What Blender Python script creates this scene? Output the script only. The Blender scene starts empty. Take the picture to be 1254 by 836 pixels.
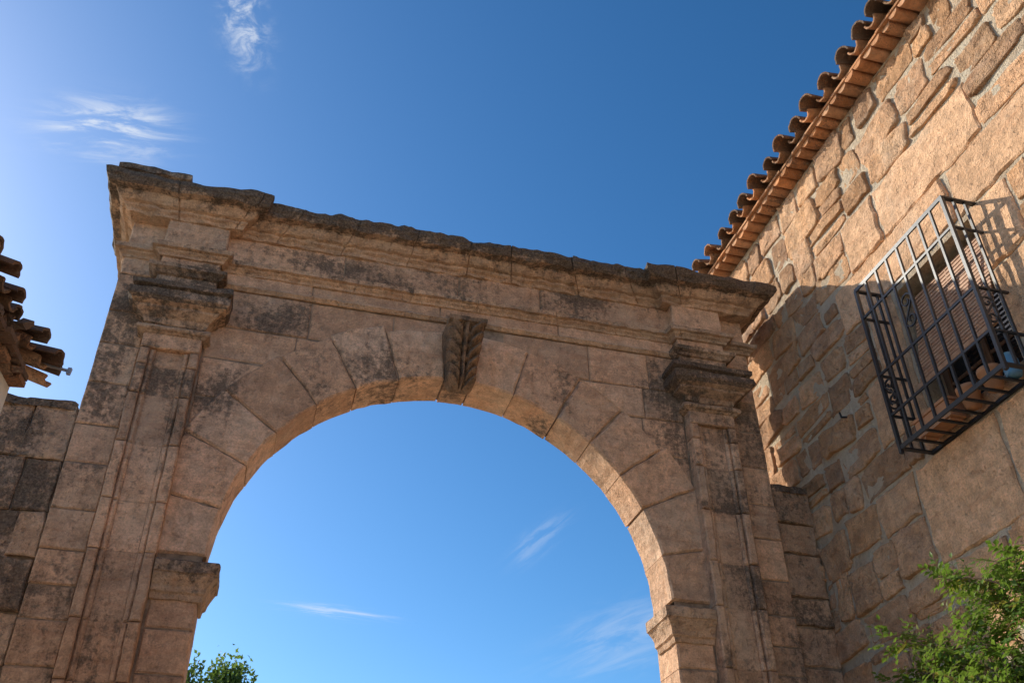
import bpy, math, random
import numpy as np
from mathutils import Vector, Matrix, noise
random.seed(11)
R_=random.random
def U(a,b): return a+(b-a)*random.random()
def N3(x,y,z,s=1.0): return noise.noise(Vector((x*s,y*s,z*s)))
COL=bpy.context.scene.collection

# ------------------------------------------------------------ helpers
def empty(name,loc=(0,0,0)):
    o=bpy.data.objects.new(name,None); o.location=loc; COL.objects.link(o); return o
class MB:
    def __init__(s): s.v=[];s.f=[];s.c=[]
    def add(s,vs,fs,col):
        b=len(s.v); s.v.extend([tuple(v) for v in vs])
        if isinstance(col,list):
            for f,c in zip(fs,col): s.f.append(tuple(b+i for i in f)); s.c.append(c)
        else:
            for f in fs: s.f.append(tuple(b+i for i in f)); s.c.append(col)
    def box(s,x0,x1,y0,y1,z0,z1,col=(1,.5,0.2)):
        vs=[(x0,y0,z0),(x1,y0,z0),(x1,y1,z0),(x0,y1,z0),(x0,y0,z1),(x1,y0,z1),(x1,y1,z1),(x0,y1,z1)]
        s.add(vs,[(0,3,2,1),(4,5,6,7),(0,1,5,4),(1,2,6,5),(2,3,7,6),(3,0,4,7)],col)
    def obj(s,name,mat,parent=None,smooth=False):
        me=bpy.data.meshes.new(name); me.from_pydata(s.v,[],s.f)
        a=me.color_attributes.new("Col","FLOAT_COLOR","CORNER")
        dat=np.ones((len(me.loops),4),dtype=np.float32); k=0
        for f,c in zip(s.f,s.c):
            n=len(f); dat[k:k+n,0]=c[0];dat[k:k+n,1]=c[1];dat[k:k+n,2]=c[2]; k+=n
        a.data.foreach_set("color",dat.ravel())
        me.materials.append(mat)
        if smooth: me.polygons.foreach_set("use_smooth",[True]*len(me.polygons))
        me.update()
        o=bpy.data.objects.new(name,me); COL.objects.link(o)
        if parent: o.parent=parent
        return o
def rc(w=0.1,v=0.12,h0=0,h1=1): return (U(1-v,1+v),U(h0,h1),w)

def densify(poly,step):
    out=[]
    n=len(poly)
    for i in range(n):
        a=poly[i];b=poly[(i+1)%n]
        L=math.hypot(b[0]-a[0],b[1]-a[1]); k=max(1,int(round(L/step)))
        for j in range(k): out.append((a[0]+(b[0]-a[0])*j/k,a[1]+(b[1]-a[1])*j/k))
    return out
def inset(poly,d):
    n=len(poly); out=[]
    for i in range(n):
        p0=poly[i-1];p=poly[i];p1=poly[(i+1)%n]
        e0=(p[0]-p0[0],p[1]-p0[1]); e1=(p1[0]-p[0],p1[1]-p[1])
        l0=math.hypot(*e0) or 1e-6; l1=math.hypot(*e1) or 1e-6
        n0=(-e0[1]/l0,e0[0]/l0); n1=(-e1[1]/l1,e1[0]/l1)
        k=max(0.4,1+n0[0]*n1[0]+n0[1]*n1[1])
        out.append((p[0]+(n0[0]+n1[0])/k*d,p[1]+(n0[1]+n1[1])/k*d))
    return out
def area(p): return 0.5*sum(p[i-1][0]*p[i][1]-p[i][0]*p[i-1][1] for i in range(len(p)))
def block(mb,poly,mp,df,db,bev=0.012,jit=0.004,gap=0.004,col=None,step=0.1,back=False):
    if area(poly)<0: poly=poly[::-1]
    if abs(area(poly))<0.004: return
    p=densify(inset(poly,gap),step)
    s=R_()*50
    p=[(a+jit*N3(a*7,b*7,s),b+jit*N3(a*7,b*7,s+9)) for a,b in p]
    n=len(p)
    q=[ (a,b) for a,b in inset(p,bev)]
    vs=[mp(a,b,db) for a,b in p]+[mp(a,b,df-bev) for a,b in p]
    vs+=[mp(a,b,df+jit*0.7*N3(a*5,b*5,s+3)) for a,b in q]
    fs=[]
    for k in (0,1):
        for i in range(n):
            j=(i+1)%n; fs.append((k*n+i,k*n+j,(k+1)*n+j,(k+1)*n+i))
    fs.append(tuple(range(2*n,3*n)))
    if back: fs.append(tuple(range(n-1,-1,-1)))
    mb.add(vs,fs,col or rc())
def FY(y0): return lambda u,v,d:(u,y0-d,v)
WX=5.645
def FX(u,v,d): return (WX-d,-u,v)

def path_sweep(mb,path,prof,wx,step=0.06,er=0.006,joint=(0.55,1.0),jd=0.014,toper=0.0,hue=(0,1),vj=0.12):
    n=len(path); segn=[]
    for i in range(n-1):
        dx=path[i+1][0]-path[i][0];dy=path[i+1][1]-path[i][1];l=math.hypot(dx,dy); segn.append((dy/l,-dx/l,l))
    mit=[]
    for i in range(n):
        a=segn[max(0,i-1)];b=segn[min(n-2,i)]
        k=1+a[0]*b[0]+a[1]*b[1]; mit.append(((a[0]+b[0])/k,(a[1]+b[1])/k))
    st=[];s0=0;tot=sum(s[2] for s in segn)
    js=[];t=U(*joint)
    while t<tot: js.append(t); t+=U(*joint)
    for i in range(n-1):
        L=segn[i][2]; k=max(1,int(L/step)); ts=[(j/k*L,0) for j in range(k)]
        for j in js:
            if s0+0.03<j<s0+L-0.03: ts+= [(j-s0-0.009,0),(j-s0,1),(j-s0+0.009,0)]
        if i==n-2: ts.append((L,0))
        ts.sort()
        for t,fl in ts:
            q=t/L
            bx=path[i][0]+(path[i+1][0]-path[i][0])*q; by=path[i][1]+(path[i+1][1]-path[i][1])*q
            mx=mit[i][0]+(mit[i+1][0]-mit[i][0])*q; my=mit[i][1]+(mit[i+1][1]-mit[i][1])*q
            st.append((bx,by,mx,my,fl,s0+t))
        s0+=L
    m=len(prof); vs=[]
    for bx,by,mx,my,fl,s in st:
        chip=max(0,N3(bx*2.6+3,by*2.6,4.4)-.30)*.16 if toper else 0
        for k,(o,z) in enumerate(prof):
            e=er*(N3(bx*9+k*.25,by*9,z*9)+0.7*N3(bx*3,by*3+7,z*3)) - er*2.5*max(0,N3(bx*4+3,by*4,z*6)-0.35)
            oo=o+(e if o>0.01 else 0)-(jd if fl and o>0.01 else 0)
            zz=z+er*0.6*N3(bx*8,by*8+20,z*8)
            if toper and k>=m-5 and o>.05: oo-=chip*(.6+.4*N3(bx*12,by*12,z*12))
            if toper and k>=m-4: 
                zz+=toper*(N3(bx*2.3,by*2,5)+0.6*N3(bx*9,by*7,8)); oo+=toper*0.8*N3(bx*5,by*4,15)*(o>0)
            vs.append((bx+mx*oo,by+my*oo,zz))
    fs=[];cs=[]
    ci=0;cc=rc(0,vj,*hue)
    for i in range(len(st)-1):
        while ci<len(js) and st[i][5]>=js[ci]-1e-4: ci+=1; cc=rc(0,vj,*hue)
        for k in range(m-1):
            fs.append((i*m+k,(i+1)*m+k,(i+1)*m+k+1,i*m+k+1)); w=wx[k] if isinstance(wx,(list,tuple)) else wx
            cs.append((cc[0],cc[1],w))
    fs.append(tuple(range(m-1,-1,-1))); cs.append((1,.5,.3))
    fs.append(tuple((len(st)-1)*m+k for k in range(m))); cs.append((1,.5,.3))
    mb.add(vs,fs,cs)

# ------------------------------------------------------------ materials
class NT:
    def __init__(s,mat):
        s.t=mat.node_tree; s.t.nodes.clear()
    def n(s,typ,**kw):
        nd=s.t.nodes.new(typ)
        for k,v in kw.items(): setattr(nd,k,v)
        return nd
    def l(s,a,b): s.t.links.new(a,b)
    def math(s,op,a,b=None,clamp=False):
        nd=s.n("ShaderNodeMath",operation=op); nd.use_clamp=clamp
        for i,x in enumerate((a,b)):
            if x is None: continue
            if isinstance(x,(int,float)): nd.inputs[i].default_value=x
            else: s.l(x,nd.inputs[i])
        return nd.outputs[0]
    def mix(s,f,a,b,mode='MIX'):
        nd=s.n("ShaderNodeMix",data_type='RGBA',blend_type=mode)
        for sock,x in ((nd.inputs[0],f),(nd.inputs[6],a),(nd.inputs[7],b)):
            if isinstance(x,(int,float)): sock.default_value=x
            elif isinstance(x,tuple): sock.default_value=(*x,1) if len(x)==3 else x
            else: s.l(x,sock)
        return nd.outputs[2]
    def noise(s,scale,detail=6,rough=.6,vec=None,dist=0):
        nd=s.n("ShaderNodeTexNoise"); nd.inputs["Scale"].default_value=scale; nd.inputs["Detail"].default_value=detail
        nd.inputs["Roughness"].default_value=rough; nd.inputs["Distortion"].default_value=dist
        if vec is not None: s.l(vec,nd.inputs["Vector"])
        return nd.outputs[0]
    def ramp(s,x,a,b,lo=0,hi=1):
        nd=s.n("ShaderNodeMapRange"); nd.interpolation_type='SMOOTHSTEP'
        s.l(x,nd.inputs[0]); nd.inputs[1].default_value=a; nd.inputs[2].default_value=b; nd.inputs[3].default_value=lo; nd.inputs[4].default_value=hi
        return nd.outputs[0]
def newmat(name):
    m=bpy.data.materials.new(name); m.use_nodes=True; return m,NT(m)
def finish(t,col,rough,bump=None,bstr=0.5,bdist=0.02,spec=0.25):
    b=t.n("ShaderNodeBsdfPrincipled"); o=t.n("ShaderNodeOutputMaterial")
    if isinstance(col,tuple): b.inputs["Base Color"].default_value=(*col,1)
    else: t.l(col,b.inputs["Base Color"])
    b.inputs["Roughness"].default_value=rough
    b.inputs["Specular IOR Level"].default_value=spec
    if bump is not None:
        bn=t.n("ShaderNodeBump"); bn.inputs["Strength"].default_value=bstr; bn.inputs["Distance"].default_value=bdist
        t.l(bump,bn.inputs["Height"]); t.l(bn.outputs[0],b.inputs["Normal"])
    t.l(b.outputs[0],o.inputs[0]); return b
def stone_mat(name,cA,cB,cC,stain=0.0,dark=(.055,.044,.036),bdist=0.024,patches=(),pit=.38,warm=(.60,.29,.13),dk=.82):
    m,t=newmat(name)
    co=t.n("ShaderNodeTexCoord").outputs["Object"]
    at=t.n("ShaderNodeAttribute",attribute_name="Col"); sp=t.n("ShaderNodeSeparateColor"); t.l(at.outputs["Color"],sp.inputs[0])
    val,hue,wx=sp.outputs[0],sp.outputs[1],sp.outputs[2]
    n1=t.noise(1.7,4,.65,co); n2=t.noise(7,5,.72,co); n3=t.noise(55,3,.7,co)
    base=t.mix(hue,cA,cB)
    base=t.mix(t.ramp(n1,.42,.68),base,cC)
    v=t.math('MULTIPLY',val,t.ramp(n2,.3,.7,.74,1.22)); v=t.math('MULTIPLY',v,t.ramp(n3,.3,.7,.82,1.16))
    vm=t.n("ShaderNodeVectorMath",operation='SCALE'); t.l(base,vm.inputs[0]); t.l(v,vm.inputs['Scale']); base=vm.outputs[0]
    mp=t.n("ShaderNodeMapping"); mp.inputs["Scale"].default_value=(1.4,1.4,10); t.l(co,mp.inputs[0])
    ns=t.noise(1.8,3,.6,mp.outputs[0],.6)
    base=t.mix(t.ramp(ns,.50,.72,0,.4),base,(cA[0]*.70,cA[1]*.58,cA[2]*.53))
    mp2=t.n("ShaderNodeMapping"); mp2.inputs["Scale"].default_value=(7,7,.9); t.l(co,mp2.inputs[0])
    nv=t.noise(1.5,4,.65,mp2.outputs[0],.3)
    base=t.mix(t.ramp(nv,.54,.74,0,.28),base,warm)
    nb=t.noise(1.3,4,.7,co,.4); nf=t.noise(17,5,.78,co)
    # pale leached film
    base=t.mix(t.ramp(nb,.50,.32,0,.30),base,(.60,.47,.34))
    q=t.math('ADD',t.math('MULTIPLY',nb,.55),t.math('MULTIPLY',nf,.55)); q=t.math('ADD',q,t.math('MULTIPLY',nv,.22))
    q=t.math('ADD',q,t.math('MULTIPLY',wx,.27)); q=t.math('ADD',q,stain-.080)
    if patches:
        sx=t.n("ShaderNodeSeparateXYZ"); t.l(co,sx.inputs[0])
        for (px,pz,rx,rz,amp) in patches:
            a=t.math('MULTIPLY',t.math('SUBTRACT',sx.outputs[0],px),1/rx); b=t.math('MULTIPLY',t.math('SUBTRACT',sx.outputs[2],pz),1/rz)
            d=t.math('ADD',t.math('MULTIPLY',a,a),t.math('MULTIPLY',b,b))
            q=t.math('ADD',q,t.math('MULTIPLY',t.math('EXPONENT',t.math('MULTIPLY',d,-1)),amp))
    f=t.ramp(q,.67,.83,0,dk)
    base=t.mix(f,base,t.mix(t.ramp(n3,.4,.65),dark,(dark[0]*2.7,dark[1]*2.7,dark[2]*2.5)))
    base=t.mix(t.math('MULTIPLY',t.ramp(nf,.57,.66),t.ramp(q,.5,.66,.04,.30)),base,(.36,.30,.22))
    h=t.math('ADD',t.math('MULTIPLY',n2,1.2),t.math('MULTIPLY',n3,.36)); h=t.math('SUBTRACT',h,t.ramp(t.noise(19,3,.8,co),.58,.72,0,pit))
    finish(t,base,.92,h,1.0,bdist,.12)
    return m
P_=((-.05,7.42,.40,.22,.13),(-1.55,6.6,.25,.9,.09),(1.0,7.0,.35,.25,.08),(.35,8.25,.5,.15,.12),(3.15,8.4,.35,.2,.22),(2.85,6.9,.25,.3,.10),(-1.05,6.0,.35,.8,.08),(3.9,7.2,.3,.4,.06),(4.6,6.2,.3,1.0,.08),(-.55,6.55,.2,.35,.11),(3.4,6.5,.3,.25,.07))
M_arch=stone_mat("sandstone_weathered",(.62,.368,.225),(.56,.37,.245),(.65,.39,.235),0.01,patches=P_)
M_cor=stone_mat("sandstone_cornice",(.56,.35,.22),(.48,.335,.225),(.60,.37,.22),0.03,bdist=.034,pit=.45,dk=.88)
M_low=stone_mat("sandstone_dark",(.56,.35,.22),(.48,.32,.215),(.58,.36,.22),0.03,bdist=.045,patches=((-2.1,5.6,.3,.4,.12),(-2.2,4.9,.3,.5,.07)))
M_house=stone_mat("sandstone_rubble",(.72,.40,.205),(.56,.335,.205),(.73,.44,.25),-0.10,dark=(.14,.10,.07),bdist=.065,warm=(.68,.32,.14))
M_ash=stone_mat("sandstone_ashlar",(.72,.43,.245),(.64,.385,.22),(.71,.43,.25),-0.11,dark=(.16,.11,.08),bdist=.034,warm=(.68,.34,.16))
m,t=newmat("lime_mortar"); co=t.n("ShaderNodeTexCoord").outputs["Object"]
a=t.noise(4,4,.7,co); b=t.noise(30,4,.75,co)
base=t.mix(t.ramp(a,.35,.65),(.78,.66,.49),(.68,.52,.36)); base=t.mix(t.ramp(b,.5,.7,0,.5),base,(.48,.36,.25))
finish(t,base,.95,t.math('ADD',t.math('MULTIPLY',a,1.4),b),1.0,.07,.1); M_mort=m
m,t=newmat("joint_mortar"); co=t.n("ShaderNodeTexCoord").outputs["Object"]
finish(t,t.mix(t.ramp(t.noise(6,4,.7,co),.35,.65),(.36,.26,.18),(.18,.13,.09)),.95); M_joint=m
m,t=newmat("roof_tile_clay"); co=t.n("ShaderNodeTexCoord").outputs["Object"]
at=t.n("ShaderNodeAttribute",attribute_name="Col"); sp=t.n("ShaderNodeSeparateColor"); t.l(at.outputs["Color"],sp.inputs[0])
base=t.mix(sp.outputs[1],(.60,.27,.12),(.50,.31,.19))
n2=t.noise(12,4,.7,co); n3=t.noise(60,3,.7,co)
vm=t.n("ShaderNodeVectorMath",operation='SCALE'); t.l(base,vm.inputs[0]); t.l(t.math('MULTIPLY',sp.outputs[0],t.ramp(n2,.25,.75,.65,1.25)),vm.inputs['Scale'])
q=t.math('ADD',t.math('ADD',t.math('MULTIPLY',n2,.6),t.math('MULTIPLY',n3,.4)),t.math('MULTIPLY',sp.outputs[2],.3))
base=t.mix(t.ramp(q,.58,.76,0,.8),vm.outputs[0],(.085,.066,.054))
base=t.mix(t.ramp(t.noise(33,3,.8,co),.58,.70,0,.5),base,(.36,.32,.24))
finish(t,base,.9,t.math('ADD',n2,t.math('MULTIPLY',n3,.6)),.8,.02,.15); M_tile=m
m,t=newmat("white_limewash"); co=t.n("ShaderNodeTexCoord").outputs["Object"]
a=t.noise(1.3,4,.7,co); b=t.noise(25,4,.7,co)
base=t.mix(t.ramp(a,.35,.7),(.80,.76,.68),(.72,.65,.54)); base=t.mix(t.ramp(b,.55,.75,0,.3),base,(.5,.43,.35))
finish(t,base,.9,t.math('ADD',a,b),.6,.015,.15); M_white=m
m,t=newmat("wrought_iron"); co=t.n("ShaderNodeTexCoord").outputs["Object"]
a=t.noise(30,4,.7,co); base=t.mix(t.ramp(a,.5,.75,0,.6),(.020,.024,.029),(.06,.04,.03))
finish(t,base,.42,a,.3,.003,.5); M_iron=m
m,t=newmat("old_wood"); co=t.n("ShaderNodeTexCoord").outputs["Object"]
mp=t.n("ShaderNodeMapping"); mp.inputs["Scale"].default_value=(12,12,1.5); t.l(co,mp.inputs[0]); a=t.noise(4,5,.6,mp.outputs[0])
finish(t,t.mix(t.ramp(a,.3,.7),(.13,.065,.033),(.24,.13,.07)),.65,a,.4,.006,.3); M_wood=m
m,t=newmat("blind_slats"); co=t.n("ShaderNodeTexCoord").outputs["Object"]
a=t.noise(18,4,.6,co); finish(t,t.mix(t.ramp(a,.3,.7),(.40,.20,.11),(.55,.32,.19)),.6,a,.3,.004,.3); M_blind=m
m,t=newmat("window_glass"); finish(t,(.012,.014,.017),.08,spec=.6); M_glass=m
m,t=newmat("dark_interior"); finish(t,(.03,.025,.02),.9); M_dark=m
m,t=newmat("blue_glaze"); finish(t,(.12,.28,.42),.25,spec=.5); M_blue=m
m,t=newmat("clay_pot"); co=t.n("ShaderNodeTexCoord").outputs["Object"]; a=t.noise(20,4,.6,co)
finish(t,t.mix(a,(.44,.19,.09),(.56,.30,.17)),.85,a,.3,.004,.2); M_pot=m
def leafmat(name,c1,c2,c3):
    m,t=newmat(name)
    at=t.n("ShaderNodeAttribute",attribute_name="Col"); sp=t.n("ShaderNodeSeparateColor"); t.l(at.outputs["Color"],sp.inputs[0])
    base=t.mix(sp.outputs[1],c1,c2); base=t.mix(sp.outputs[2],base,c3)
    b=t.n("ShaderNodeBsdfPrincipled"); t.l(base,b.inputs["Base Color"]); b.inputs["Roughness"].default_value=.5; b.inputs["Specular IOR Level"].default_value=.35
    tr=t.n("ShaderNodeBsdfTranslucent"); t.l(t.mix(.5,base,(.24,.36,.04)),tr.inputs[0])
    ms=t.n("ShaderNodeMixShader"); ms.inputs[0].default_value=.45; t.l(b.outputs[0],ms.inputs[1]); t.l(tr.outputs[0],ms.inputs[2])
    o=t.n("ShaderNodeOutputMaterial"); t.l(ms.outputs[0],o.inputs[0]); return m
M_leaf=leafmat("climber_leaf",(.08,.17,.025),(.19,.29,.045),(.36,.22,.06))
M_leaf2=leafmat("tree_leaf",(.05,.10,.02),(.10,.16,.035),(.14,.16,.05))
m,t=newmat("bark"); co=t.n("ShaderNodeTexCoord").outputs["Object"]; a=t.noise(22,4,.7,co)
finish(t,t.mix(a,(.12,.08,.05),(.26,.18,.12)),.9,a,.8,.01,.1); M_bark=m
m,t=newmat("cobbles"); co=t.n("ShaderNodeTexCoord").outputs["Object"]
vo=t.n("ShaderNodeTexVoronoi",feature='DISTANCE_TO_EDGE'); vo.inputs["Scale"].default_value=6; t.l(co,vo.inputs["Vector"])
a=t.noise(.6,4,.6,co)
base=t.mix(t.ramp(a,.3,.7),(.46,.37,.27),(.56,.46,.35)); base=t.mix(t.ramp(vo.outputs[0],.0,.07,1,0),base,(.32,.25,.18))
finish(t,base,.85,t.ramp(vo.outputs[0],0,.16),.6,.02,.2); M_ground=m

# ------------------------------------------------------------ ground
g=MB(); g.add([(-300,-300,0),(300,-300,0),(300,300,0),(-300,300,0)],[(0,1,2,3)],(1,.5,0)); g.obj("ground",M_ground)

# ------------------------------------------------------------ stone arch gateway
arch=empty("stone_arch_gateway",(0,0,0))
CX,CZ,RI=1.73,4.85,2.13
XL,XR=-1.72,5.18
TH=0.44
RB=8.86
F=FY(8.0)
body=MB()
def arch_body(mb,r,y0,y1,x0,x1,zt):
    n=40
    arc=[(CX-r*math.cos(math.pi*i/n),CZ+r*math.sin(math.pi*i/n)) for i in range(n+1)]
    pts=[(CX-r,0)]+arc+[(CX+r,0)]
    tops=[(x,zt) for x,z in pts]
    k=len(pts)
    vs=[];
    for y in (y0,y1):
        vs+=[(x,y,z) for x,z in pts]+[(x,y,z) for x,z in tops]
    fs=[]
    for i in range(k-1):
        if i not in (0,k-2):
            fs.append((i,i+1,k+i+1,k+i)); fs.append((2*k+i+1,2*k+i,3*k+i,3*k+i+1))
        fs.append((i+1,i,2*k+i,2*k+i+1))
        fs.append((k+i,k+i+1,3*k+i+1,3*k+i))
    mb.add(vs,fs,(1,.5,.2))
    mb.box(x0,CX-r,y0,y1,0,zt); mb.box(CX+r,x1,y0,y1,0,zt)
arch_body(body,RI+.03,8.012,8.0+TH-.01,XL+.01,XR-.01,8.62)
body.box(XL+.01,-0.78,8.0+TH-.01,RB,0,8.60); body.box(4.24,XR-.01,8.0+TH-.01,RB,0,8.60)
body.obj("wall_core",M_joint,arch)
zs=[0,.5,.95,1.4,1.8,2.22,2.62,3.02,3.45,3.86,4.22,4.50,4.80,5.16,5.60,5.98,6.42,6.86,7.24,7.70]
RO=RI+.66
blocks=MB()
def zlow(x):
    d=abs(x-CX); r=RO-.07
    return CZ+math.sqrt(r*r-d*d) if d<r else -1
def course(x0,x1,z0,z1,wl,clip,wx=.12,dep=.0,lo=.55,hi=1.0,Fm=F,jit=.006,dj=.008,gap=.005):
    x=x0; 
    while x<x1-1e-3:
        w=U(lo,hi); xe=x+w
        if x1-xe<lo*.6: xe=x1
        c=rc(max(0,wx+U(-.15,.28)),.2); dd=dep+U(-.6*dj,dj)
        if not clip: block(wl,[(x,z0),(xe,z0),(xe,z1),(x,z1)],Fm,dd,-.03,col=c,jit=jit,gap=gap)
        else:
            run=[]; N=24
            def flush(run):
                if len(run)>1:
                    poly=list(run)+[(run[-1][0],z1),(run[0][0],z1)]
                    pp=[];
                    for q in poly:
                        if not pp or math.hypot(q[0]-pp[-1][0],q[1]-pp[-1][1])>.02: pp.append(q)
                    if math.hypot(pp[0][0]-pp[-1][0],pp[0][1]-pp[-1][1])<.02: pp.pop()
                    if len(pp)>2 and abs(area(pp))>.006: block(wl,pp,Fm,dd,-.03,col=c,step=.14,jit=.002)
            for i in range(N+1):
                xx=x+(xe-x)*i/N; zl=max(z0,zlow(xx)) if z1>CZ else (z0 if abs(xx-CX)>RI else 99)
                if zl<z1-.004: run.append((xx,zl))
                else: flush(run); run=[]
            flush(run)
        x=xe
for i in range(len(zs)-1):
    z0,z1=zs[i],zs[i+1]
    course(XL,-1.345,z0,z1,blocks,False,.25,0,.5,.6); course(4.815,XR,z0,z1,blocks,False,.3,0,.5,.6)
    if z0>=4.80:
        course(-.785,CX-.05+U(-.3,.3),z0,z1,blocks,True,.14)
        course(CX+U(.1,.5) if z0>7 else CX+.3,4.245,z0,z1,blocks,True,.18)
for i in range(len(zs)-1):
    z0,z1=zs[i],zs[i+1]
    if z1<=4.51:
        for (a,b) in ((-.785,CX-RI),(CX+RI,4.245)):
            block(blocks,[(a,z0),(b,z0),(b,z1),(a,z1)],F,.0,-TH,bev=.015,col=rc(U(0,.3),.2),back=True)
for (a,b) in ((-.785,CX-RI),(CX+RI,4.245)):
    block(blocks,[(a,4.5),(b,4.5),(b,4.80),(a,4.80)],F,.0,-TH,col=rc(.2),back=True)
an=[0]; 
wts=[1.0,1.05,.95,1.1,.95,1.0,1.05,.62,1.0,1.1,.95,1.0,.9,1.1,1.0]; tot=sum(wts); acc=0
for w in wts: acc+=w; an.append(acc/tot*math.pi)
for i in range(len(wts)):
    a0,a1=an[i],an[i+1]; ro=RO+U(-.06,.06)
    k=6
    inn=[(CX-RI*math.cos(a0+(a1-a0)*j/k),CZ+RI*math.sin(a0+(a1-a0)*j/k)) for j in range(k+1)]
    out=[(CX-ro*math.cos(a0+(a1-a0)*j/k),CZ+ro*math.sin(a0+(a1-a0)*j/k)) for j in range(k,-1,-1)]
    block(blocks,inn+out,F,.013+U(-.004,.006),-TH,bev=.018,gap=.006,col=(U(.76,1.2),R_(),U(0,.42)),back=True,step=.08,jit=.016)
course(-.785,4.245,7.70,8.03,blocks,False,.12,0,.9,1.5)
course(-.785,4.245,8.03,8.45,blocks,False,.26,0,.7,1.3)
course(XL,-1.345,7.70,8.45,blocks,False,.35,0,.5,.6); course(4.815,XR,7.70,8.45,blocks,False,.35,0,.5,.6)
blocks.obj("ashlar_masonry",M_arch,arch)
pil=MB()
for (a,b) in ((-1.335,-.795),(4.255,4.795)):
    pil.box(a+.01,b-.01,7.93,8.02,0,8.45,(.8,.5,.3))
    zz=[0,.6,1.15,1.7,2.2,2.75,3.2,3.75,4.22,4.8,5.25,5.8,6.3,6.62,6.98]
    for i in range(len(zz)-1):
        z0,z1=zz[i],zz[i+1]; c=(U(.8,1.2),R_(),U(.05,.5))
        if i==len(zz)-2: z1=6.80
        s=.095
        block(pil,[(a,z0),(a+s,z0),(a+s,z1),(a,z1)],F,.13,-.02,bev=.012,jit=.010,col=c)
        block(pil,[(b-s,z0),(b,z0),(b,z1),(b-s,z1)],F,.13,-.02,bev=.012,jit=.010,col=c)
        block(pil,[(a+s,z0),(a+s+.05,z0),(a+s+.05,z1),(a+s,z1)],F,.10,-.02,bev=.015,gap=.001,col=c)
        block(pil,[(b-s-.05,z0),(b-s,z0),(b-s,z1),(b-s-.05,z1)],F,.10,-.02,bev=.015,gap=.001,col=c)
        block(pil,[(a+s+.05,z0),(b-s-.05,z0),(b-s-.05,z1),(a+s+.05,z1)],F,.072,-.02,bev=.006,gap=.001,col=(c[0],c[1],c[2]+.08))
    block(pil,[(a,6.80),(b,6.80),(b,7.0),(a,7.0)],F,.13,-.02,bev=.01,col=rc(.3))
    a2,b2=a-.02,b+.02
    block(pil,[(a2,7.44),(b2,7.44),(b2,7.74),(a2,7.74)],F,.13,-.02,col=rc(.75))
    block(pil,[(a2,7.74),(b2,7.74),(b2,8.02),(a2,8.02)],F,.12,-.02,col=rc(.4))
    block(pil,[(a2-.02,8.02),(b2+.02,8.02),(b2+.02,8.46),(a2-.02,8.46)],F,.125,-.02,col=rc(.35))
pil.obj("pilasters",M_arch,arch)
mo=MB()
for (a,b) in ((-1.335,-.795),(4.255,4.795)):
    pth=[(a,8.01),(a,7.88),(b,7.88),(b,8.01)]
    cap=[(0,7.07),(.015,7.08),(.03,7.13),(.07,7.16),(.11,7.19),(.115,7.215),(.165,7.24),(.195,7.27),(.20,7.285),(.20,7.35),(.165,7.365),(.165,7.385),(.205,7.40),(.205,7.45),(.19,7.465),(.0,7.47)]
    path_sweep(mo,pth,cap,[.45]*6+[.8]*3+[.95]*8,er=.018,joint=(9,10),step=.035,toper=.012)
    ast=[(0,6.95),(.02,6.955),(.035,6.97),(.06,6.98),(.07,7.0),(.06,7.025),(.03,7.04),(.0,7.045)]
    path_sweep(mo,pth,ast,.4,er=.010,joint=(9,10),step=.04)
    pt2=[(a-.02,8.01),(a-.02,7.87),(b+.02,7.87),(b+.02,8.01)]
    path_sweep(mo,pt2,[(0,7.66),(.03,7.67),(.05,7.70),(.08,7.72),(.085,7.76),(.0,7.775)],.6,er=.012,joint=(9,10),step=.04)
sp_=[(XL,8.5),(XL,8.0),(-1.36,8.0),(-1.36,7.875),(-.77,7.875),(-.77,8.0),(4.23,8.0),(4.23,7.875),(4.82,7.875),(4.82,8.0),(XR,8.0),(XR,8.5)]
path_sweep(mo,sp_,[(0,7.90),(.02,7.905),(.03,7.93),(.055,7.95),(.06,7.965),(.095,7.975),(.10,8.02),(.085,8.03),(0,8.045)],[.1,.1,.15,.2,.2,.3,.5,.5,.5],er=.012,joint=(.6,1.3))
path_sweep(mo,[(-.77,8.0),(4.23,8.0)],[(0,7.70),(.02,7.702),(.035,7.72),(.05,7.735),(.045,7.755),(0,7.765)],.15,er=.010,joint=(.7,1.3))
cp=[(XL,8.84),(XL,7.88),(-.68,7.88),(-.68,8.0),(4.14,8.0),(4.14,7.88),(XR,7.88),(XR,8.84)]
cpf=[(-.16,8.37),(0,8.38),(.03,8.385),(.045,8.42),(.075,8.44),(.08,8.465),(.12,8.475),(.15,8.50),(.175,8.535),(.18,8.555),(.26,8.565),(.275,8.585),(.285,8.61),(.30,8.63),(.305,8.69),(.27,8.715),(.12,8.75),(-.18,8.77),(-.42,8.76)]
path_sweep(mo,cp,cpf,[.1,.05,.08,.1,.15,.2,.25,.3,.5,.6,.8,.9,1.0,1.1,1.2,1.3,1.3,1.3,1.3],er=.028,joint=(.5,.95),jd=.025,toper=.040,step=.035)
x=-1.25
while x<5.0:
    w=U(.35,.8); 
    c=(U(.8,1.1),R_(),1.05)
    yy=7.86+U(-.04,.07); h=U(.02,.08)
    poly=[(x,yy),(x+w,yy+U(-.03,.03)),(x+w,8.38),(x,8.38)]
    block(mo,poly,lambda u,v,d:(u,v,8.70+d),.05+h,-.02,bev=.03,jit=.05,gap=.006,col=c,step=.05); x+=w
path_sweep(mo,[(-1.80,8.7),(-1.80,7.72),(-1.34,7.72),(-1.34,8.5)],[(0,8.66),(.04,8.68),(.05,8.72),(.13,8.74),(.14,8.80),(.12,8.83),(-.2,8.85),(-.23,8.85)],[.4,.5,.7,.8,1.0,1.1,1.1,1.1],er=.025,joint=(9,10),toper=.03,step=.04)
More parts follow.
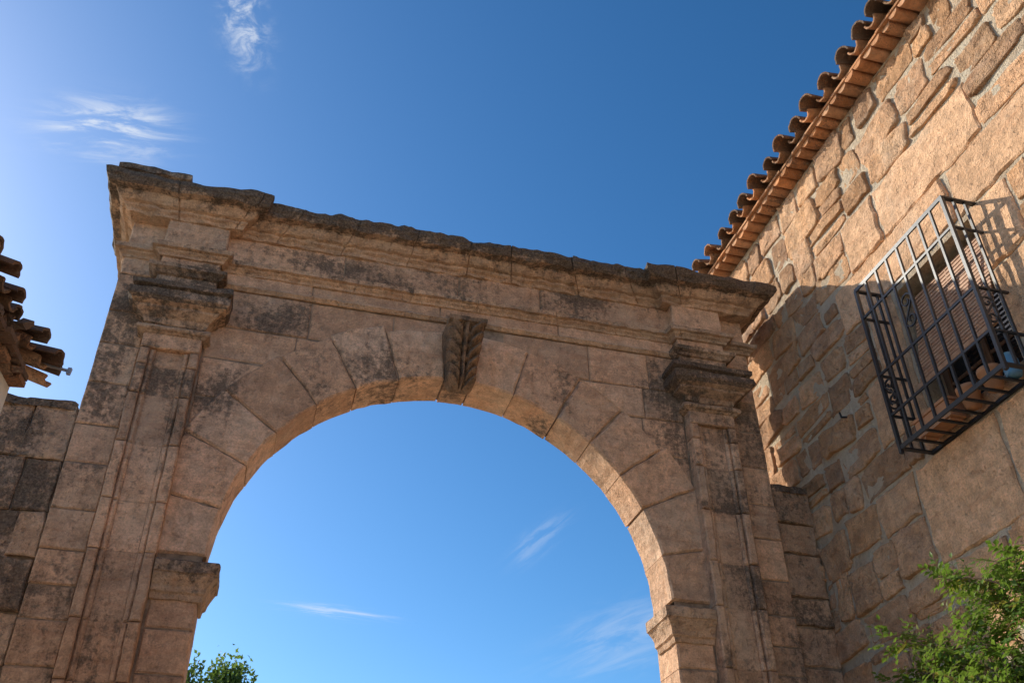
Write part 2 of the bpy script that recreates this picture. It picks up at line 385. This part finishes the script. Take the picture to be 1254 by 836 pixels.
prI=[(0,4.45),(.02,4.455),(.03,4.50),(.05,4.515),(.055,4.56),(.075,4.60),(.10,4.64),(.105,4.655),(.12,4.66),(.125,4.75),(.11,4.765),(.0,4.79)]
wI=[.1,.1,.15,.2,.2,.3,.4,.4,.45,.6,.8,.8]
path_sweep(mo,[(-.79,8.0),(CX-RI,8.0),(CX-RI,8.38)],prI,wI,er=.014,joint=(9,10),step=.04)
path_sweep(mo,[(CX+RI,8.38),(CX+RI,8.0),(4.25,8.0)],prI,wI,er=.014,joint=(9,10),step=.04)
mo.obj("cornice_and_mouldings",M_cor,arch)
# keystone: carved acanthus console
ks=MB(); nu,nv=44,72
vs=[];
for j in range(nv+1):
    v=j/nv; z=6.87+.66*v
    hw=.145+.055*v
    if v<.16: hw*=math.sqrt(max(0.02,1-((.16-v)/.16)**2*.55))
    for i in range(nu+1):
        u=-1+2*i/nu
        d=.16+.13*v**1.2-.05*math.sin(v*math.pi*1.6)
        if v<.18: d-=.14*((.18-v)/.18)**2
        lob=abs(u)
        ph=(v*6.0-lob*1.5+.1)%1.0
        ridge=.085*(min(ph,1-ph)*2)**.7-.045
        lobe=.06*math.sin(min(1,lob)*math.pi)**.7
        mid=.05*math.exp(-(u/.09)**2) - .055*math.exp(-((lob-.2)/.06)**2)
        side=-.07*max(0,(lob-.82)/.18)**2
        dd=d+(ridge*(1-math.exp(-(u/.16)**2))+lobe+mid+side if v<=.93 else .07)+.008*N3(u*5,v*9,1)
        vs.append((CX+.02+u*hw,8.0-dd,z))
fs=[(j*(nu+1)+i,j*(nu+1)+i+1,(j+1)*(nu+1)+i+1,(j+1)*(nu+1)+i) for j in range(nv) for i in range(nu)]
b0=len(vs)
ring=[i for i in range(nu+1)]+[j*(nu+1)+nu for j in range(1,nv+1)]+[nv*(nu+1)+i for i in range(nu-1,-1,-1)]+[j*(nu+1) for j in range(nv-1,0,-1)]
for r in ring: vs.append((vs[r][0],8.05,vs[r][2]))
n=len(ring)
for k in range(n):
    fs.append((ring[(k+1)%n],ring[k],b0+k,b0+(k+1)%n))
ks.add(vs,fs,(.56,.5,.42)); ks.obj("keystone_corbel",M_cor,arch)

# ------------------------------------------------------------ low side walls
def lowwall(name,x0,x1,zt):
    e=empty(name); core=MB(); core.box(x0+.01,x1-.01,8.09,RB,0,zt-.05,(1,.5,.5)); core.obj("wall_core",M_joint,e)
    w=MB(); Fm=FY(8.06); zc=[0]
    while zc[-1]<zt-.3: zc.append(zc[-1]+U(.26,.52))
    zc[-1]=zt
    for i in range(len(zc)-1):
        course(x0,x1,zc[i],zc[i+1],w,False,U(.1,.4) if zc[i]>2 else .1,0,.28,.8,Fm,jit=.030,dj=.026,gap=.006)
    block(w,[(x0,8.02),(x1,8.02),(x1,RB),(x0,RB)],lambda u,v,d:(u,v,zt+d),.05,-.05,bev=.03,jit=.05,col=(.8,.5,.8),step=.06)
    w.obj("wall_masonry",M_low,e)
lowwall("stone_wall",-5.4,XL-.005,6.17); lowwall("stone_wall",XR+.005,WX-.012,6.24)

# ------------------------------------------------------------ stone house on the right
house=empty("stone_house")
Y0h,Y1h=-5.0,11.4; ZT=9.84
OY0,OY1,OZ0,OZ1=4.86,5.98,5.84,7.36
hb=MB(); X1=WX+.45
hb.box(WX,X1,Y0h,OY0,0,ZT); hb.box(WX,X1,OY1,Y1h,0,ZT); hb.box(WX,X1,OY0,OY1,0,OZ0); hb.box(WX,X1,OY0,OY1,OZ1,ZT)
hb.box(X1,13,Y0h,Y0h+.4,0,ZT); hb.box(X1,13,Y1h-.4,Y1h,0,ZT); hb.box(12.6,13,Y0h+.4,Y1h-.4,0,ZT)
hb.obj("walls",M_mort,house)
st=MB(); ash=MB()
big=[(4.95,6.80,7.42,7.98),(3.6,4.92,7.42,7.98),(4.35,5.85,7.98,8.62),(5.87,6.45,7.98,8.62),
     (6.0,6.42,6.72,7.42),(6.0,6.70,6.02,6.72),(4.35,4.84,6.72,7.42),(4.2,4.84,6.02,6.72),
     (4.70,6.15,5.66,5.83),(5.30,6.40,4.72,5.64),(4.30,5.28,4.72,5.64),(6.42,7.0,5.22,5.64),(5.6,6.2,4.0,4.70)]
for (a,b,c,d) in big:
    block(ash,[(-b,c),(-a,c),(-a,d),(-b,d)],FX,.022+U(0,.016),-.02,bev=.016,jit=.034,gap=.014,col=rc(U(0,.3),.16),step=.05)
zr=[0,.4,.75,1.1,1.5,1.85,2.25,2.6,2.95,3.3,3.62,4.0,4.36,4.72,5.22,5.64,6.02,6.36,6.72,7.08,7.42,7.70,7.98,8.32,8.62,8.98,9.40,9.82]
def stone(y0,y1,z0,z1):
    u0,u1=-y1,-y0; g=U(.008,.032); cu,cv=(u0+u1)/2+U(-.01,.01),(z0+z1)/2+U(-.015,.015); a=(u1-u0)/2-g; b=(z1-z0)/2-g
    if a<.04: return
    n=26; s=R_()*100; ex=U(.16,.42); rot=U(-.09,.09)
    ringp=[]
    for k in range(n):
        th=2*math.pi*(k+.5)/n; c_,s_=math.cos(th),math.sin(th)
        x=a*math.copysign(abs(c_)**ex,c_); y=b*math.copysign(abs(s_)**ex,s_)
        f=1+.20*N3(c_*1.5,s_*1.5,s)+.14*N3(c_*4.5,s_*4.5,s)
        x*=f;y*=f; ringp.append((x*math.cos(rot)-y*math.sin(rot),x*math.sin(rot)+y*math.cos(rot)))
    h=U(.006,.042); tx,ty=U(-.05,.05),U(-.05,.05)
    vs=[]; rg=((1,-.014),(.99,h*.6),(.955,h*.95),(.84,h),(.64,h),(.42,h),(.2,h))
    for (sc,dd) in rg:
        for x,y in ringp:
            X,Yv=cu+x*sc,cv+y*sc
            d=dd+(0 if sc==1 else .024*N3(X*5,Yv*5,s)+.018*N3(X*13,Yv*13,s)+.010*N3(X*30,Yv*30,s)+tx*x+ty*y)
            vs.append(FX(X,Yv,d))
    vs.append(FX(cu,cv,h+.02*N3(cu*6,cv*6,s)))
    fs=[]; nr=len(rg)
    for r in range(nr-1):
        for k in range(n): fs.append((r*n+k,r*n+(k+1)%n,(r+1)*n+(k+1)%n,(r+1)*n+k))
    for k in range(n): fs.append(((nr-1)*n+k,(nr-1)*n+(k+1)%n,nr*n))
    st.add(vs,fs,(U(.64,1.18),R_(),U(0,.4)))
for i in range(len(zr)-1):
    z0,z1=zr[i],zr[i+1]
    ex=[(a,b) for a,b,c,d in big if c<z1-.05 and d>z0+.05]
    if OZ0<z1-.05 and OZ1>z0+.05: ex.append((OY0-.02,OY1+.02))
    y=-4.9
    spans=[];cur=y
    for a,b in sorted(ex):
        if a>cur: spans.append((cur,a))
        cur=max(cur,b)
    spans.append((cur,Y1h-.1))
    for a,b in spans:
        y=a
        while y<b-.02:
            w=U(.24,.74); e=y+w
            if b-e<.2: e=b
            if R_()<.20 and z1-z0>.3:
                zm=(z0+z1)/2+U(-.06,.06); stone(y,e,z0,zm); stone(y,e,zm,z1)
            else: stone(y,e,z0+U(-.03,.04),z1+U(-.05,.04))
            y=e
st.obj("rubble_stones",M_house,house,smooth=True)
ash.obj("ashlar_stones",M_ash,house)
# window
wn=MB(); fx=WX+.26
wn.box(fx,fx+.06,OY0,OY0+.07,OZ0,OZ1); wn.box(fx,fx+.06,OY1-.07,OY1,OZ0,OZ1); wn.box(fx,fx+.06,OY0+.07,OY1-.07,OZ0,OZ0+.07); wn.box(fx,fx+.06,OY0+.07,OY1-.07,OZ1-.07,OZ1)
wn.box(fx+.003,fx+.055,5.39,5.45,OZ0+.07,OZ1-.07); 
for zz in (6.3,6.82):
    wn.box(fx+.01,fx+.045,OY0+.07,5.39,zz,zz+.03); wn.box(fx+.01,fx+.045,5.45,OY1-.07,zz,zz+.03)
wn.obj("window_frame",M_wood,house)
gl=MB(); gl.box(fx+.025,fx+.032,OY0+.02,OY1-.02,OZ0+.02,OZ1-.02); gl.obj("window_panes",M_glass,house)
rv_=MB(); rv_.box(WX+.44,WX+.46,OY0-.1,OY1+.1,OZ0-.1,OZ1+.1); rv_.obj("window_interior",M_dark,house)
bl=MB()
nsl=24
for k in range(nsl):
    q=k/(nsl-1); z=7.26-.98*q; x=WX+.13-.20*q**1.3
    bl.box(x,x+.014,OY0+.05,OY1-.05,z-.014,z+.012,(U(.8,1.1),R_(),0))
for yy in (5.1,5.42,5.75):
    for k in range(nsl-1):
        q=(k+.5)/(nsl-1); z=7.26-.98*q; x=WX+.13-.20*q**1.3; bl.box(x+.003,x+.008,yy,yy+.008,z-.022,z+.022)
bl.box(WX-.095,WX-.06,OY0+.04,OY1-.04,6.225,6.27)
bl.obj("roller_blind",M_blind,house)
# grille
gr=MB(); GX=5.30; gy0,gy1,gz0,gz1=4.74,6.09,5.66,7.42
b=.013
def bar(p,q,w=b,w2=None):
    p,q=Vector(p),Vector(q); d=(q-p).normalized(); up=Vector((1,0,0)) if abs(d.x)<.9 else Vector((0,0,1))
    s=d.cross(up).normalized(); t_=s.cross(d).normalized(); w2=w2 or w
    vs=[]
    for P in (p,q):
        for a_,b_ in ((-1,-1),(1,-1),(1,1),(-1,1)): vs.append(P+s*a_*w+t_*b_*w2)
    gr.add(vs,[(0,1,2,3),(7,6,5,4),(0,4,5,1),(1,5,6,2),(2,6,7,3),(3,7,4,0)],(1,.5,0))
nb=9
hz=[gz0,5.99,6.42,7.08,gz1]
for k in range(nb):
    y=gy0+(gy1-gy0)*k/(nb-1); bar((GX+U(-.003,.003),y,gz0-(.05 if k in(0,nb-1) else 0)),(GX,y,gz1+.0),.016 if k in(0,nb-1) else .0115)
for z in hz:
    e=.02 if z in (gz0,gz1) else .012
    bar((GX-.004,gy0-.01,z),(GX-.004,gy1+.01,z),e,.008)
    for y in (gy0,gy1): bar((GX,y+.001,z),(WX+.02,y+.001,z),e,.009)
for y in (gy0,gy1):
    for xx in (GX+.12,GX+.235): bar((xx,y,gz0),(xx,y,gz1),.0105)
for k in range(nb):
    y=gy0+(gy1-gy0)*k/(nb-1); 
    if 0<k<nb-1: bar((GX,y,gz0-.002),(WX-.02,y,gz0-.002),.010)
bar((WX-.02,gy0,gz0),(WX-.02,gy1,gz0),.014)
def scroll(cy,cz,s,plane='F',xx=GX,mir=1):
    pts=[]
    for k in range(26):
        a=k/25*3.6*math.pi/1.6; r=s*.30*(1-k/25*.75)
        pts.append((mir*(r*math.cos(a)),s*.38+r*math.sin(a)))
    low=[(-x,-y) for x,y in pts]
    full=pts[::-1]+low
    for i in range(len(full)-1):
        (a1,b1),(a2,b2)=full[i],full[i+1]
        if plane=='F': bar((xx,cy+a1,cz+b1),(xx,cy+a2,cz+b2),.006,.008)
        else: bar((xx+a1,cy,cz+b1),(xx+a2,cy,cz+b2),.006,.008)
sb=(gy1-gy0)/(nb-1)
scroll(gy0+sb*4.5,6.75,.26,mir=-1)
scroll(gy0+sb*7.5,6.2,.2,mir=1)
for y in (gy0,gy1): scroll(y,6.2,.2,'S',GX+.06)
gr.obj("window_grille",M_iron,house)
# eaves
def roof(parent,xt,zt_,o,y0,y1,pitch,slope,rows,rc_=.105,name="roof_tiles",wxb=.2,jig=1.0):
    mb=MB(); ca,sa=math.cos(slope),math.sin(slope)
    def P(r,q,nn):
        return (xt-o*(q*ca)+o*nn*sa, r, zt_+q*sa+nn*ca)
    def tile(r,q,up,ra,rb,L,n0,n1,c,yaw):
        seg=9; vs=[]
        for e,(qq,rad,nb_) in enumerate(((q,ra,n0),(q+L,rb,n1))):
            for th in (0,1):
                rr=rad-(.020 if th else 0)
                for k in range(seg+1):
                    ph=math.pi*k/seg; 
                    s_=math.sin(ph)*.92
                    vs.append(P(r+rr*math.cos(ph)+yaw*e, qq+.016*N3(k*.7,r*9,q), nb_+(rr*s_ if up else -rr*s_)))
        m_=seg+1; fs=[]
        for k in range(seg):
            fs+= [(k,k+1,2*m_+k+1,2*m_+k),(m_+k+1,m_+k,3*m_+k,3*m_+k+1),(k+1,k,m_+k,m_+k+1),(2*m_+k,2*m_+k+1,3*m_+k+1,3*m_+k)]
        fs+=[(0,2*m_,3*m_,m_),(seg,m_+seg,3*m_+seg,2*m_+seg)]
        mb.add(vs,fs,c)
    r=y0
    while r<y1:
        for j in range(rows):
            q=j*.36
            jj=U(-.06,.05)*jig if j==0 else 0
            tile(r+U(-.022,.022)*jig,q+jj,True,rc_+U(-.014,.014),rc_*.82,.46,.035+U(-.006,.012)*jig,.008,(U(.7,1.2),R_(),wxb+(.7 if j==0 else .3)*R_()+ (.2 if j==0 else 0)),U(-.03,.03)*jig)
            tile(r+pitch/2+U(-.014,.014)*jig,q+.05+jj*.5,False,rc_*.80,rc_*.95,.46,.03,.055,(U(.75,1.2),R_(),wxb*.5+.45*R_()),U(-.014,.014)*jig)
        r+=pitch
    mb.obj(name,M_tile,parent,smooth=False)
    dk=MB(); L=rows*.36; a=P(0,.16,-.09); b_=P(0,L,-.09); 
    vs=[]
    for yy in (y0-.08,y1-.1):
        vs+=[(a[0],yy,a[2]),(b_[0],yy,b_[2]),(b_[0],yy,b_[2]+.06),(a[0],yy,a[2]+.06)]
    dk.add(vs,[(0,1,2,3),(7,6,5,4),(0,4,5,1),(1,5,6,2),(2,6,7,3),(3,7,4,0)],(1,.5,0)); dk.obj(name+"_bedding",M_mort,parent)
SL=math.radians(15)
roof(house,5.27,9.985,-1,Y0h-.1,Y1h+.1,.325,SL,11,.112)
cr=MB()
y=Y0h
while y<Y1h:
    seg=8; ra=U(.066,.080); vs=[]; x0=5.43+U(-.025,.02)
    for X in (x0,WX+.02):
        for k in range(seg+1):
            ph=math.pi*k/seg; vs.append((X,y+ra*math.cos(ph),9.905-ra*.95*math.sin(ph)))
    m_=seg+1
    fs=[(k,k+1,m_+k+1,m_+k) for k in range(seg)]+[tuple(range(seg,-1,-1))]
    cr.add(vs,fs,(U(.75,1.25),U(0,.7),U(0,.5))); y+=.1625
y=Y0h
while y<Y1h:
    w=.29; cr.box(5.40+U(-.012,.008),WX+.3,y+.004,min(y+w,Y1h),9.907,9.935,(U(.75,1.2),R_()*.7,U(0,.5))); y+=w
cr.obj("eave_corbel_tiles",M_tile,house)
hk=MB(); gr=hk
bar((WX+.02,7.09,6.62),(WX-.09,7.09,6.60),.008); bar((WX-.09,7.09,6.595),(WX-.10,7.09,6.66),.007); hk.obj("iron_hook",M_iron,house)
def lathe(name,prof,loc,mat,parent=None,seg=20):
    mb=MB(); vs=[]
    for r,z in prof:
        for k in range(seg): a=2*math.pi*k/seg; vs.append((r*math.cos(a),r*math.sin(a),z))
    fs=[(i*seg+k,i*seg+(k+1)%seg,(i+1)*seg+(k+1)%seg,(i+1)*seg+k) for i in range(len(prof)-1) for k in range(seg)]
    fs.append(tuple(range(seg-1,-1,-1)))
    mb.add(vs,fs,(1,.5,0)); o=mb.obj(name,mat,parent,smooth=True); o.location=loc; return o
pot=[(.06,0),(.09,.15),(.10,.155),(.10,.19),(.085,.19),(.078,.13),(.0,.13)]
lathe("flower_pot",pot,(WX-.15,5.08,gz0+.012),M_pot); lathe("flower_pot",pot,(WX-.14,5.36,gz0+.012),M_pot)
lathe("glass_jar",[(.055,0),(.065,.03),(.065,.14),(.045,.17),(.045,.20),(.05,.205),(.04,.205),(.0,.19)],(WX-.13,4.88,gz0+.012),M_blue)
# terracotta trough with a rim and drainage feet
tr_=MB(); ty0,ty1,tx0,tx1,tz=5.52,5.96,WX-.24,WX-.08,gz0+.03
for (a,b,c,d) in ((tx0,tx0+.015,ty0,ty1),(tx1-.015,tx1,ty0,ty1),(tx0+.015,tx1-.015,ty0,ty0+.015),(tx0+.015,tx1-.015,ty1-.015,ty1)): tr_.box(a,b,c,d,tz,tz+.15)
for (a,b,c,d) in ((tx0-.012,tx0+.013,ty0-.012,ty1+.012),(tx1-.013,tx1+.012,ty0-.012,ty1+.012),(tx0+.013,tx1-.013,ty0-.012,ty0+.013),(tx0+.013,tx1-.013,ty1-.013,ty1+.012)): tr_.box(a,b,c,d,tz+.152,tz+.18)
tr_.box(tx0+.015,tx1-.015,ty0+.015,ty1-.015,tz+.003,tz+.12); tr_.box(tx0+.02,tx1-.02,ty0+.04,ty0+.07,gz0+.01,tz-.001); tr_.box(tx0+.02,tx1-.02,ty1-.07,ty1-.04,gz0+.01,tz-.001)
tr_.obj("flower_trough",M_pot)

# ------------------------------------------------------------ white house on the left
wh=empty("white_house")
w=MB(); LX=-1.70
w.box(-6,LX,2.2,5.98,0,5.14); w.obj("walls",M_white,wh)
roof(wh,-1.53,5.24,1,2.2,6.12,.215,math.radians(20),9,.080,"roof_tiles",.75,2.0)
cw=MB(); y=2.2
while y<5.9:
    cw.box(LX-.01,-1.62+U(-.03,.02),y+.004,y+.14,5.06,5.10,(U(.7,1.1),R_(),.6)); cw.box(LX-.01,-1.57+U(-.03,.02),y+.004,y+.14,5.11,5.15,(U(.7,1.1),R_(),.9)); y+=.145
for k in range(30):   # broken tile pieces and mortar lumps left along the verge
    yy=U(4.4,6.1); xx=U(-1.66,-1.52); zz=5.10+U(0,.22); s=U(.02,.045); M_=Matrix.Rotation(U(0,3),3,'X')@Matrix.Rotation(U(0,3),3,'Z')
    vs=[Vector((xx,yy,zz))+M_@Vector((a*s*U(.6,1.3),b*s*U(.6,1.3),c*s*U(.3,.8))) for a in(-1,1) for b in(-1,1) for c in(-1,1)]
    cw.add(vs,[(0,1,3,2),(4,6,7,5),(0,4,5,1),(2,3,7,6),(0,2,6,4),(1,5,7,3)],(U(.6,1.1),R_(),U(.3,1.1)))
cw.obj("eave_bricks",M_tile,wh)
pp=MB(); gr=pp
bar((-1.75,5.99,5.32),(-1.36,6.0,5.235),.008); bar((-1.60,5.98,5.24),(-1.565,5.99,5.42),.007); bar((-1.37,6.0,5.21),(-1.365,6.0,5.26),.012)
m,t=newmat("galvanised_steel"); b_=finish(t,(.55,.56,.58),.35,spec=.5); b_.inputs["Metallic"].default_value=.7
pp.obj("antenna_rod",m,wh)
pv=Vector((-1.56,6.1,0)); wh.matrix_world=Matrix.Translation(pv+Vector((-.03,0,.02)))@Matrix.Rotation(math.radians(-7.5),4,'Z')@Matrix.Translation(-pv)

# ------------------------------------------------------------ unseen house added behind the viewer to bounce sunlight onto the arch
vh=empty("added_bounce_house")
w=MB(); w.box(-9,15,-16,-9,0,6.8); w.obj("walls",M_white,vh)
w=MB(); 
for xx in (-6,-2,2,6,10):
    w.box(xx,xx+1.0,-9.0,-8.985,4.2,5.6)
    if xx!=2: w.box(xx,xx+1.0,-9.0,-8.985,1.1,2.5)
w.obj("windows",M_glass,vh)
w=MB(); w.box(1.9,3.1,-9.0,-8.97,0,2.3); w.obj("door",M_wood,vh)
w=MB(); w.add([(-9.3,-8.6,6.8),(15.3,-8.6,6.8),(15.3,-12.5,8.2),(-9.3,-12.5,8.2),(-9.3,-16.4,6.8),(15.3,-16.4,6.8)],[(0,1,2,3),(3,2,5,4),(0,3,4),(1,5,2)],(1,.5,.3)); w.obj("roof",M_tile,vh)

# ------------------------------------------------------------ vegetation
def leaf(mb,p,d,n,L,W,c):
    s=d.cross(n).normalized(); n=s.cross(d)
    a=p; b1=p+d*L*.45+s*W+n*W*.25; b2=p+d*L*.45-s*W+n*W*.25; e=p+d*L-n*L*.12; mm=p+d*L*.5
    mb.add([a,b1,e,b2,mm],[(0,1,4),(1,2,4),(2,3,4),(3,0,4)],c)
def rv(): 
    v=Vector((random.gauss(0,1),random.gauss(0,1),random.gauss(0,1))); return v.normalized()
def tube(mb,pts,r0,r1,seg=6):
    vs=[];n=len(pts)
    for i,p in enumerate(pts):
        d=(pts[min(i+1,n-1)]-pts[max(i-1,0)]).normalized(); a=d.orthogonal().normalized(); b=d.cross(a)
        r=r0+(r1-r0)*i/(n-1)
        for k in range(seg): t_=2*math.pi*k/seg; vs.append(p+a*r*math.cos(t_)+b*r*math.sin(t_))
    fs=[(i*seg+k,i*seg+(k+1)%seg,(i+1)*seg+(k+1)%seg,(i+1)*seg+k) for i in range(n-1) for k in range(seg)]
    mb.add(vs,fs,(1,.5,0))
cl=empty("climbing_plant"); stm=MB(); lv=MB()
def spray(p,d,L,grav=.5,r=.008):
    pts=[p.copy()]; n=12; v=d.normalized()
    for i in range(n):
        v=(v+Vector((U(-.16,.16),U(-.16,.16),U(-.1,.1)-grav*.06))).normalized(); pts.append(pts[-1]+v*L/n)
    tube(stm,pts,r,.002)
    for i in range(2,n+1):
        for k in range(random.choice((1,1,2,2,3))):
            P=pts[i]; dd=(rv()+Vector((0,0,-.15))+v*.4).normalized()
            Lr=U(.10,.20); m_=random.randint(3,5)
            tube(stm,[P,P+dd*Lr],.0018,.001,4)
            nn=(rv()*.6+Vector((-.3,.2,1))).normalized()
            sd=dd.cross(nn).normalized()
            tint=(1,R_(),.9*(R_()<.05)+.25*R_()*(R_()<.3))
            for q in range(m_):
                f=(q+1)/m_; 
                for sgn in ((-1,1) if q<m_-1 else (0,)):
                    ld=(dd*(.55 if sgn else 1)+sd*sgn+rv()*.15).normalized()
                    leaf(lv,P+dd*Lr*f,ld,(nn+rv()*.25).normalized(),U(.045,.07),U(.014,.022),tint)
    return pts
for k in range(6):
    p=Vector((WX-.12,U(3.9,6.3),0)); top=Vector((WX-U(.1,.3),U(4.2,6.3),U(2.8,3.5)))
    pts=[p.lerp(top,i/10)+Vector((U(-.03,.0),U(-.1,.1),0)) for i in range(11)]; pts[-1]=top
    tube(stm,pts,.03,.012)
for i in range(150):
    y=U(3.6,6.8); zmax=3.90-.40*max(0,y-5.2)+.22*math.sin(y*3)
    z=U(2.5,zmax) 
    spray(Vector((WX-U(.1,.7),y,z)),Vector((U(-.7,.0),U(-.5,.8),U(.0,1.0))),U(.35,.65),.9)
for (y,z,dy,dz,L) in ((5.9,3.6,.9,.35,.9),(6.2,3.4,1.0,.15,1.0),(6.0,3.75,.5,.8,.7),(5.4,3.9,.6,.9,.55),(5.2,3.8,.0,1,.5),(6.5,3.3,.7,.5,.8),(5.0,3.7,-.2,1,.55),(6.4,3.6,.5,.8,.5),(6.7,3.3,.8,.3,.9)):
    for r_ in range(3): spray(Vector((WX-.3,y,z)),Vector((-.25,dy,dz))+rv()*.15,L,1.0,.007)
stm.obj("stems",M_bark,cl); lv.obj("leaves",M_leaf,cl)

def tree(name,x,y,h,rad,nl):
    e=empty(name); tb=MB(); tl=MB()
    base=Vector((x,y,0)); top=Vector((x,y,h*.8))
    pts=[base.lerp(top,i/9)+Vector((.12*math.sin(i),.1*math.cos(i*1.3),0)) for i in range(10)]
    tube(tb,pts,.24,.05,9)
    tips=[]
    for k in range(22):
        i=random.randint(3,9); p=pts[i]; a=U(0,6.28); up=U(.3,1.0)
        d=Vector((math.cos(a),math.sin(a),up)); L=rad*U(.6,1.05)*(1-.45*(i-3)/6)
        q=[p]; v=d.normalized()
        for j in range(6): v=(v+rv()*.18+Vector((0,0,.05))).normalized(); q.append(q[-1]+v*L/6)
        tube(tb,q,.07,.012,5); tips+=q[2:]
        for j in range(3):
            s=q[random.randint(2,5)]; vv=(rv()+Vector((0,0,.5))).normalized(); qq=[s,s+vv*L*.2,s+vv*L*.38+rv()*.1]; tube(tb,qq,.02,.006,4); tips+=qq[1:]
    mx=max(t.z for t in tips)+.35
    for k in range(nl):
        t0=random.choice(tips); cc=t0+rv()*U(0,.5)
        d=(rv()+Vector((0,0,-.2))).normalized(); leaf(tl,cc,d,rv(),U(.10,.17),U(.025,.045),(1,R_(),.3*R_()))
    tb.obj("trunk_and_limbs",M_bark,e); tl.obj("leaves",M_leaf2,e)
    e.scale=(1,1,h/mx)
    return e
tree("tree",-.8,25,9.35,2.2,9000); tree("tree",9.6,31,10.85,2.6,8000)

# ------------------------------------------------------------ world, sun
sdir=Vector((-1,1.05,.78)).normalized()
elev=math.asin(sdir.z); rot=math.atan2(sdir.x,sdir.y)
sun=bpy.data.lights.new("sun","SUN"); sun.energy=5.0; sun.angle=math.radians(.53); sun.color=(1,.93,.80)
so=bpy.data.objects.new("sun",sun); COL.objects.link(so); so.rotation_euler=sdir.to_track_quat('Z','Y').to_euler(); so.location=(-20,26,20)
W=bpy.data.worlds.new("World"); bpy.context.scene.world=W; W.use_nodes=True
t=NT(W)
sky=t.n("ShaderNodeTexSky",sky_type='NISHITA'); sky.sun_disc=False; sky.sun_elevation=elev; sky.sun_rotation=rot%(2*math.pi)
sky.altitude=300; sky.air_density=1.0; sky.dust_density=1.0; sky.ozone_density=3.0
sc1=t.n("ShaderNodeVectorMath",operation='SCALE'); t.l(sky.outputs[0],sc1.inputs[0]); sc1.inputs['Scale'].default_value=.155
gm=t.n("ShaderNodeGamma"); gm.inputs[1].default_value=1.25; t.l(sc1.outputs[0],gm.inputs[0])
sc2=t.n("ShaderNodeVectorMath",operation='SCALE'); t.l(gm.outputs[0],sc2.inputs[0]); sc2.inputs['Scale'].default_value=8.6
hs=t.n("ShaderNodeHueSaturation"); hs.inputs["Saturation"].default_value=1.17; hs.inputs["Hue"].default_value=.494; t.l(sc2.outputs[0],hs.inputs["Color"])
D=t.n("ShaderNodeTexCoord").outputs["Generated"]
def dot(v):
    nd=t.n("ShaderNodeVectorMath",operation='DOT_PRODUCT'); t.l(D,nd.inputs[0]); nd.inputs[1].default_value=v; return nd.outputs["Value"]
cur=hs.outputs[0]
clouds=[((-.215,.767,.770),.055,.026,18,.75),((-.094,.667,.859),.020,.040,25,.6),((.089,.99,.356),.050,.006,-4,.45),((.285,.889,.415),.035,.012,38,.16),((.387,.923,.33),.08,.03,15,.2)]
for i,(c,wx,wy,rt,amt) in enumerate(clouds):
    c=Vector(c).normalized(); ax=c.cross(Vector((0,0,1))).normalized(); ay=ax.cross(c).normalized()
    r=math.radians(rt); ex=ax*math.cos(r)+ay*math.sin(r); ey=-ax*math.sin(r)+ay*math.cos(r)
    u=t.math('DIVIDE',dot(ex),wx); v=t.math('DIVIDE',dot(ey),wy)
    s2=t.math('ADD',t.math('MULTIPLY',u,u),t.math('MULTIPLY',v,v))
    mk=t.math('EXPONENT',t.math('MULTIPLY',s2,-.9)); mk=t.math('MULTIPLY',mk,t.math('GREATER_THAN',dot(c),.5))
    cb=t.n("ShaderNodeCombineXYZ"); t.l(t.math('MULTIPLY',u,.6),cb.inputs[0]); t.l(t.math('MULTIPLY',v,1.3),cb.inputs[1]); cb.inputs[2].default_value=i*3.7+1
    nn=t.noise(1.3,7,.64,cb.outputs[0],.5)
    q=t.math('MULTIPLY',mk,t.ramp(nn,.36,.72,.06,1))
    f=t.math('MULTIPLY',t.ramp(q,.0,.75),amt,True)
    cur=t.mix(f,cur,(5.4,5.8,6.4))
bg=t.n("ShaderNodeBackground"); bg.inputs[1].default_value=.15; t.l(cur,bg.inputs[0]); ow=t.n("ShaderNodeOutputWorld"); t.l(bg.outputs[0],ow.inputs[0])

# ------------------------------------------------------------ camera
pitch,yaw,roll=map(math.radians,(35.760,16.194,-.880))
h=Vector((math.sin(yaw),math.cos(yaw),0)); r=Vector((math.cos(yaw),-math.sin(yaw),0)); z=Vector((0,0,1))
Fd=math.cos(pitch)*h+math.sin(pitch)*z; Uu=-math.sin(pitch)*h+math.cos(pitch)*z
r2=math.cos(roll)*r+math.sin(roll)*Uu; U2=-math.sin(roll)*r+math.cos(roll)*Uu
cam=bpy.data.cameras.new("camera"); cam.sensor_width=36; cam.lens=36*1162.3/1254; cam.clip_end=1000
co_=bpy.data.objects.new("camera",cam); COL.objects.link(co_)
M=Matrix(((r2.x,U2.x,-Fd.x,0),(r2.y,U2.y,-Fd.y,0),(r2.z,U2.z,-Fd.z,1.6),(0,0,0,1))); co_.matrix_world=M
sc=bpy.context.scene; sc.camera=co_
sc.view_settings.view_transform='Standard'; sc.view_settings.look='None'; sc.view_settings.exposure=0
